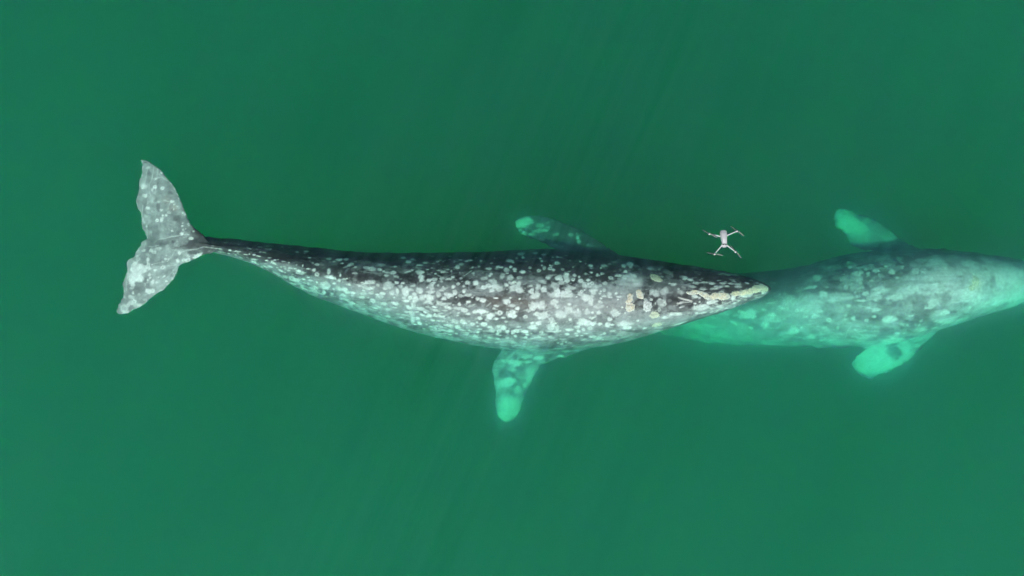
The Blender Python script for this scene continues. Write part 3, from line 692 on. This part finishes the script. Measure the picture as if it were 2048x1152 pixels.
K.patch(near, "barnacle_crust", 1370, 520, 8.226, [(850,548,100,45,.1), (960,535,100,50,.2), (1080,510,110,52,.3), (1190,470,105,72,.3), (1265,455,85,75), (1330,470,55,50)], (0.84, 0.75, 0.54), .010, "cream barnacle crust wrapped round the snout tip", (0.72, 0.74, 0.62), 11, .45)

# ---- far whale ------------------------------------------------------
FAR = [
    (905, 594, 604, 599, -7.9, .05, .06, 2.0), (960, 588, 608, 598, -7.4, .15, .2, 1.8), (1040, 580, 616, 599, -6.0, .25, .3, 1.6), (1120, 570, 627, 600, -4.4, .37, .42, 1.6), (1200, 560, 640, 602, -2.95, .5, .55, 1.6),
    (1300, 552, 662, 608, -1.85, .6, .66, 1.6), (1400, 548, 683, 613, -1.28, .70, .72, 1.7), (1500, 545, 690, 612, -.92, .76, .8, 1.8),
    (1600, 533, 692, 608, -.68, .84, .85, 1.9), (1700, 508, 692, 600, -.53, .88, .9, 2.0), (1800, 500, 684, 590, -.46, .88, .92, 2.0),
    (1850, 499, 668, 583, -.43, .84, .9, 2.0), (1900, 501, 652, 575, -.48, .76, .85, 2.0), (1950, 506, 637, 567, -.56, .66, .78, 1.95),
    (2000, 514, 622, 561, -.66, .55, .68, 1.85), (2048, 523, 605, 556, -.78, .46, .58, 1.75), (2100, 533, 587, 552, -.92, .34, .46, 1.7),
    (2150, 542, 569, 550, -1.1, .19, .26, 1.8), (2178, 550, 560, 553, -1.3, .05, .06, 2.0)]
fw = Soup()
fw.body(FAR)
dx, dy = 612, 112
fw.foil([(x + dx, y + dy) for x, y in ((425, 492), (407, 470), (381, 448), (370, 422), (357, 389), (340, 362), (320, 339), (283, 319.5))],
        [(x + dx, y + dy) for x, y in ((294, 488), (293, 475), (284, 456), (279, 425), (271, 401), (274, 378), (281, 353), (282, 320))],
        (-7.95, -8.3, -8.6), (.16, .09, .05), ns=30)
fw.foil([(x + dx, y + dy) for x, y in ((425, 480), (400, 511), (358, 531), (348, 557), (326, 580), (298, 600), (270, 618), (234, 626))],
        [(x + dx, y + dy) for x, y in ((294, 470), (284, 483), (267, 511), (251, 538), (242, 566), (247, 588), (237, 608), (232, 623))],
        (-7.95, -8.3, -8.6), (.16, .09, .05), ns=30)
fw.foil([(1885, 540), (1850, 508), (1817, 488), (1800, 475), (1780, 462), (1755, 445), (1731, 434), (1713, 429), (1698, 421), (1685, 418), (1674, 421)],
        [(1770, 560), (1757, 506), (1744, 501), (1718, 499), (1702, 490), (1697, 479), (1684, 465), (1670, 450), (1666, 436), (1670, 424)],
        (-1.38, -1.42, -1.46, -1.52, -1.6, -1.66), (.3, .24, .17, .13, .1, .06))
fw.foil([(1900, 620), (1880, 658), (1862, 675), (1842, 694), (1817, 721), (1795, 733), (1773, 744), (1752, 752), (1737, 757), (1722, 750)],
        [(1765, 640), (1770, 678), (1765, 684), (1752, 688), (1730, 701), (1716, 709), (1705, 721), (1704, 730), (1716, 745)],
        (-1.3, -1.3, -1.32, -1.36, -1.42, -1.48), (.3, .24, .17, .13, .1, .06))
me, co = remeshed(fw, 0.015)
nrm = normals_of(me)
px2 = 1024 + co[:, 0] * 100 / ((H - co[:, 2]) / H)
py2 = 576 - co[:, 1] * 100 / ((H - co[:, 2]) / H)
disp = 0.03 * (fbm(co * np.array([1.5, 3.5, 3.5]), 121, 3) - 0.5) + 0.014 * (fbm(co * np.array([4.0, 12.0, 12.0]), 131, 3) - 0.5)
wob = 0.024 * (fbm(co * np.array([5.0, 7.0, 7.0]), 161, 3) - 0.5) * (1 - np.abs(nrm[:, 2])) * 2
fin = (co[:, 2] < -1.15) & ((py2 < 503) | (py2 > 690)) & (px2 > 1600)
wob = wob + np.where(fin, 0.13 * (fbm(co * 7, 163, 3) - 0.45) * (np.abs(nrm[:, 2]) < 0.85), 0)
thin = np.where((px2 < 1060) | (co[:, 2] < -1.15) & ((py2 < 503) | (py2 > 690)), 0.25, 1.0)
co = co + nrm * (disp * thin + wob)[:, None]
me.vertices.foreach_set("co", co.ravel())
me.update()
Q = Skin(me, co)
big2 = fbm(co * np.array([1.0, 1.8, 1.8]), 141, 4)
mid2 = fbm(co * np.array([4.0, 8.0, 8.0]), 143, 4)
ml2 = np.interp(px2, [s[0] for s in FAR], [s[3] for s in FAR])
side2 = py2 - ml2
ls2 = sstep(-30, 30, side2 + (big2 - 0.5) * 80)
hw2 = np.interp(px2, [s[0] for s in FAR], [(s[2] - s[1]) / 2 for s in FAR])
low2 = sstep(0.35, 0.95, side2 / np.maximum(hw2, 4))
fine2 = fbm(co * np.array([7.0, 18.0, 18.0]), 145, 3)
v = (0.15 + 0.10 * ls2 * (0.5 + mid2) + 0.06 * (big2 - 0.5) + 0.2 * low2 * sstep(0.42, 0.66, mid2 * 0.6 + fine2 * 0.4)) * (0.6 + 0.8 * mid2) * (0.7 + 0.6 * fine2)
Q.col[:] = v[:, None] * np.array([1.0, 1.02, 1.02])
flip = (co[:, 2] < -1.15) & ((py2 < 500) | (py2 > 690)) & (px2 > 1640) & (px2 < 1900)
patchy = fbm(co * np.array([5.0, 6.0, 5.0]), 171, 4)
Q.col[flip] = (np.array([0.17, 0.18, 0.18])[None, :] * (0.35 + 1.5 * sstep(0.42, 0.62, patchy))[:, None])[flip]
for (x, y, rx, ry, a) in [(1650, 610, 110, 16, .45), (1600, 640, 90, 30, .3), (1830, 578, 90, 26, .6), (1900, 560, 80, 26, .7), (1960, 575, 70, 40, .75), (2020, 565, 60, 40, .65), (1960, 605, 80, 18, .6), (2030, 590, 60, 18, .7), (1440, 660, 120, 22, .4), (1560, 620, 60, 20, .45), (1880, 545, 50, 22, .5), (1900, 520, 60, 14, .45), (2000, 540, 70, 26, .6), (2040, 575, 50, 40, .6), (1985, 590, 60, 26, .5)]:
    Q.spot(x, y, rx, ry, a, colour=(0.44, 0.46, 0.45), lift=0.0)
Q.spots(1500, 480, 5.236, [(700,395,45,30,.6),(645,495,60,18,.75),(765,570,42,35,.7),(830,290,18,16,.6),(1030,235,18,20,.7),(1045,285,18,18,.75),(1125,350,50,32,.8),(1210,305,20,18,.7),(1320,320,35,22,.85),(1235,355,20,25,.6),(1350,360,14,14,.6),(1420,275,20,12,.8),(1005,497,22,24,.8,1),(1205,565,42,20,.9),(1030,687,28,15,.8),(1165,500,25,16,.4),(680,797,38,28,.95),(828,835,35,24,.95,1),(990,832,25,12,.8),(1080,815,18,14,.6),(1220,840,25,18,.8,1),(1295,800,20,16,.6),(790,920,25,14,.7),(1445,840,45,32,1),(580,800,25,14,.6),(460,950,60,40,.6),(730,745,28,20,.7),(490,740,25,22,.9,1),(360,720,50,20,.7),(310,695,18,12,.8),(620,720,120,60,.4),(420,650,100,50,.4),(660,620,140,50,.3),(920,590,200,40,.35),(860,640,60,20,.6),(1245,710,25,14,.8),(1320,730,50,22,.7),(1370,520,70,40,.6),(1300,600,90,40,.5),(1160,635,60,14,.6),(920,920,20,20,.5),(640,1020,50,16,.6),(220,660,45,10,.4),(150,890,50,35,.5),(20,780,50,50,.7),(230,785,50,14,.6),(150,730,25,14,.6),(10,925,22,14,.8),(310,568,14,10,.8),(535,920,14,18,.6),(800,1050,80,20,.4),(250,830,100,40,.3)])
Q.spots(1760, 480, 5.236, [(60,272,20,12,.8),(125,335,36,26,.9),(232,285,18,22,.75,1),(375,325,38,34,.7,1),(455,320,35,30,.8),(345,412,20,14,.65),(180,397,18,14,.75),(600,230,75,55,.6),(670,260,40,40,.55),(950,250,75,50,.55),(110,830,60,38,1),(110,830,40,25,1),(680,765,48,35,.85),(430,845,16,18,.6,1),(580,850,25,12,.8),(410,890,14,10,.7),(285,890,10,8,.6),(515,712,40,12,.8),(330,795,30,10,.7),(270,540,100,60,.55),(500,510,150,70,.55),(620,540,40,25,.8),(740,420,120,90,.45),(850,560,150,50,.55),(1000,470,90,120,.45),(1060,600,50,30,.6),(1270,400,80,100,.5),(1400,400,60,60,.4),(1200,640,120,60,.5),(1420,600,120,60,.55),(940,710,20,25,.7),(560,660,60,40,.45),(920,620,200,60,.35),(180,975,30,14,.6),(570,920,35,12,.7),(200,200,20,40,.4),(170,600,80,30,.5),(1480,350,40,30,.5)])
Q.spots(1370, 520, 8.226, [(1010,900,110,60,.7),(800,1030,80,28,.9,0,-.4),(620,870,80,35,.5),(470,950,60,25,.5),(1080,1110,30,18,.8),(1320,1080,50,50,.6),(1430,890,50,30,.7),(900,850,60,30,.5),(400,1080,120,30,.5),(200,1080,90,50,.7),(1400,710,60,12,.5)])
Q.spots(1760, 480, 5.236, [(1180,440,35,110,.6),(450,810,120,30,.4),(880,680,60,40,.35)], colour=(0.13, 0.14, 0.14), lift=0.0)
Q.spots(1760, 480, 5.236, [(1010,450,70,100,.4),(1460,480,60,60,.25)], colour=(0.62, 0.58, 0.45), lift=0.0)
for pts, a in (([(360,960),(450,1000),(580,1035)], .6), ([(1060,900),(1020,960),(995,1025)], .95), ([(1110,965),(1180,1005),(1230,1040)], .75), ([(660,905),(750,960)], .45), ([(1130,685),(1250,710),(1360,735)], .6), ([(540,500),(520,600),(505,700)], .4), ([(380,440),(355,570)], .3), ([(380,910),(550,890),(700,870)], .4)):
    Q.line(1500, 480, 5.236, pts, a)
Q.line(1760, 480, 5.236, [(985,350),(985,470),(920,500),(880,600)], .9, 1.6)
Q.line(1760, 480, 5.236, [(1260,480),(1300,520)], .8, 1.3)
Q.spots(1640, 400, 9.6, [(420,330,130,110,1),(600,410,180,90,1),(750,540,200,110,1),(400,480,90,80,.9),(560,560,90,60,.8),(490,230,50,35,.7),(900,400,80,50,.5),(800,700,220,100,.35),(1250,680,200,110,.25),(1000,800,150,80,.3)], colour=(0.8, 0.82, 0.8))
Q.spots(1640, 400, 9.6, [(470,272,60,22,.8)], colour=(0.2, 0.21, 0.21), lift=0.0)
Q.spots(1500, 380, 2.743, [(650,950,90,65,1),(720,930,60,60,.9),(700,870,60,40,.9),(780,830,60,22,.9),(850,860,40,40,.7),(870,910,40,30,.7),(920,855,20,10,.8),(800,960,60,30,.6),(640,940,60,50,1)], colour=(0.8, 0.82, 0.8))
Q.spots(1500, 380, 2.743, [(790,885,45,28,.6)], colour=(0.2, 0.21, 0.21), lift=0.0)
Q.scatter(150, ((px2 > 1600) & (side2 < -25) & (co[:, 2] > -1.3) & (Q.n[:, 2] > 0.1)).astype(float), .025, .10, .15, .5, (0.58, 0.62, 0.61), (0.8, 2.4), 1.4)
Q.scatter(110, ((px2 > 1860) & (co[:, 2] > -1.4) & (Q.n[:, 2] > 0.1)).astype(float), .05, .16, .15, .45, (0.66, 0.69, 0.67), (0.8, 1.8), 1.3)
Q.scatter(260, ((px2 > 1330) & (px2 < 1900) & (side2 > -35) & (Q.n[:, 2] > 0.1)).astype(float), .03, .11, .12, .4, (0.56, 0.59, 0.58), (0.8, 2.4), 1.4)
Q.scatter(160, ((px2 > 1330) & (px2 < 2000) & (side2 > -45) & (Q.n[:, 2] > 0.1)).astype(float), .03, .08, .12, .4, (0.10, 0.11, 0.11), (0.8, 2.4), 1.4)
dens = np.where(px2 > 1250, 1.0, 0.1) * (0.2 + np.clip((big2 - 0.35) * 3, 0, 1.5))
Q.scatter(600, dens, .010, .032, .2, .7, (0.66, 0.68, 0.66), (0.9, 2.4))
far = Q.finish("whale")
tag(far, "deeper hazy green-tinted whale beyond the other's snout, its head past the right edge", "whale", "grey whales swimming in line")
Q.patch(far, "barnacle_crust", 1760, 480, 5.236, [(1000,440,45,80,.1), (960,500,40,30)], (0.72, 0.67, 0.5), .008, None, (0.6, 0.6, 0.52), 21, .6)

# ------------------------------------------------------------------ drone
DZ = 8.9
droot = bpy.data.objects.new("drone", None)
COL.objects.link(droot)
DP = at(1446.9, 475.1, DZ)
droot.location = DP
tag(droot, "small pale grey folding quadcopter drone hovering above the water beside the near whale's head", "drone")
SHELL = plain_material("grey_shell_plastic", (0.43, 0.455, 0.475), 0.45, 0.04, 60)
ARM = plain_material("arm_plastic_mint_sheen", (0.53, 0.60, 0.59), 0.45, 0.04, 60)  # paler than the shell: a mint reflection is put into the colour
DARK = plain_material("dark_plastic", (0.05, 0.045, 0.05), 0.35, 0.1, 60)
MOTOR = plain_material("motor_metal", (0.66, 0.67, 0.66), 0.35, 0.05, 80)
BLADE = plain_material("blade_plastic", (0.095, 0.13, 0.115), 0.5, 0.05, 80)
LENS = plain_material("lens_glass", (0.02, 0.02, 0.03), 0.1, 0.05, 80)
U = 2074.0


def dl(zx, zy, z=0.0):
    return Vector(((zx - 770) / U, -(zy - 520) / U, z))


def part(name, bm, mat, parent, smooth=True):
    bmesh.ops.recalc_face_normals(bm, faces=bm.faces)
    me = bpy.data.meshes.new(name)
    bm.to_mesh(me)
    bm.free()
    me.materials.append(mat)
    if smooth:
        me.polygons.foreach_set("use_smooth", [True] * len(me.polygons))
        me.set_sharp_from_angle(angle=math.radians(40))
    o = bpy.data.objects.new(name, me)
    COL.objects.link(o)
    o.parent = parent
    return o


def ring_loft(bm, rings, cap=True):
    vs = [[bm.verts.new(p) for p in r] for r in rings]
    k = len(vs[0])
    for a, b in zip(vs[:-1], vs[1:]):
        for j in range(k):
            bm.faces.new((a[j], a[(j + 1) % k], b[(j + 1) % k], b[j]))
    if cap:
        bm.faces.new(vs[0][::-1])
        bm.faces.new(vs[-1])


def shell_rings(rows, k=24, n=3.0):
    rings = []
    for (zy, zx, hw, z0, z1) in rows:
        c = dl(zx, zy)
        r = []
        for j in range(k):
            t = 2 * math.pi * j / k
            a = math.copysign(abs(math.cos(t)) ** (2 / n), math.cos(t))
            b = math.copysign(abs(math.sin(t)) ** (2 / n), math.sin(t))
            r.append((c.x + a * hw / U, c.y, (z0 + z1) / 2 + b * (z1 - z0) / 2))
        rings.append(r)
    return rings


bm = bmesh.new()
ring_loft(bm, shell_rings([(347, 760, 30, .0, .03), (352, 760, 52, -.006, .036), (368, 760, 70, -.012, .041), (395, 760, 82, -.015, .044), (440, 763, 84, -.017, .046), (520, 770, 76, -.018, .046),
                           (600, 779, 66, -.018, .043), (650, 785, 60, -.016, .037), (665, 786, 56, -.012, .028)]))
part("body", bm, SHELL, droot)
bm = bmesh.new()          # battery lid with the seam behind it
ring_loft(bm, shell_rings([(402, 760, 60, .030, .0478), (408, 760, 64, .030, .0490), (470, 765, 62, .030, .0505), (540, 772, 56, .030, .0500), (596, 778, 48, .030, .0480), (602, 778, 44, .030, .0462)], n=4))
part("battery_lid", bm, SHELL, droot)
bm = bmesh.new()          # front bumper with the sensors
ring_loft(bm, shell_rings([(672, 787, 50, -.014, .014), (685, 788, 74, -.014, .016), (715, 789, 70, -.012, .012), (740, 789, 44, -.010, .006), (747, 789, 26, -.006, .002)], n=2.6))
part("nose", bm, SHELL, droot)
for sx in (-30, 30):
    bm = bmesh.new()
    bmesh.ops.create_uvsphere(bm, u_segments=12, v_segments=8, radius=.0065)
    for v in bm.verts: v.co += dl(788 + sx, 684, .017)
    part("sensor", bm, DARK, droot)
gim = bmesh.new()
ring_loft(gim, shell_rings([(656, 788, 44, -.008, .030), (668, 788, 40, -.010, .0295), (680, 789, 24, -.012, .020)], n=3))
g = part("gimbal", gim, DARK, droot)
bm = bmesh.new()
bmesh.ops.create_cone(bm, cap_ends=True, segments=20, radius1=.011, radius2=.010, depth=.02)
for v in bm.verts:
    v.co = Vector((v.co.x, v.co.z, v.co.y)) + dl(789, 735, -.022)
c = part("camera", bm, DARK, g)


def tube(bm, pts, radii, k=14, flat=1.0):
    rings = []
    for i, p in enumerate(pts):
        d = (pts[min(i + 1, len(pts) - 1)] - pts[max(i - 1, 0)]).normalized()
        s = d.cross(Vector((0, 0, 1))).normalized()
        u = s.cross(d)
        rings.append([p + s * math.cos(2 * math.pi * j / k) * radii[i] + u * math.sin(2 * math.pi * j / k) * radii[i] * flat for j in range(k)])
    ring_loft(bm, rings)


ARMS = [((690, 492), (440, 437), .010, 150, .018), ((842, 474), (1072, 374), .010, -38, .018),
        ((735, 700), (562, 900), -.002, -12, .006), ((855, 700), (1046, 848), -.002, 128, .006)]
for (a, b, z, ang, zz) in ARMS:
    A, B = dl(*a, z), dl(*b, zz)
    bm = bmesh.new()
    tube(bm, [A, A.lerp(B, .12), A.lerp(B, .85), B], [.0095, .0075, .0058, .0075], flat=.9)
    arm = part("arm", bm, ARM, droot)
    bm = bmesh.new()
    prof = [(.0105, -.014), (.0125, -.010), (.0125, .006), (.0118, .010), (.0095, .0125), (.004, .015), (.0035, .019)]
    ring_loft(bm, [[B + Vector((r * math.cos(2 * math.pi * j / 20), r * math.sin(2 * math.pi * j / 20), h)) for j in range(20)] for r, h in prof])
    part("motor", bm, MOTOR, arm)
    bm = bmesh.new()
    for s in (0, 180):
        t = math.radians(ang + s)
        e = Vector((math.cos(t), math.sin(t), 0)); n_ = Vector((-e.y, e.x, 0))
        rings = []
        for r, ch, tw, th in ((.004, .006, .0, .0022), (.014, .010, .5, .0016), (.030, .0145, .36, .0014), (.060, .0120, .24, .0011), (.085, .0085, .16, .0009), (.095, .0035, .12, .0006)):
            ctr = B + e * r + Vector((0, 0, .0195)) + n_ * (.003 if r > .01 else 0)
            cn = n_ * math.cos(tw) + Vector((0, 0, math.sin(tw)))
            up = Vector((0, 0, 1))
            rings.append([ctr - cn * ch / 2, ctr + up * th, ctr + cn * ch / 2, ctr - up * th])
        ring_loft(bm, rings)
    part("propeller", bm, BLADE, droot, smooth=False)
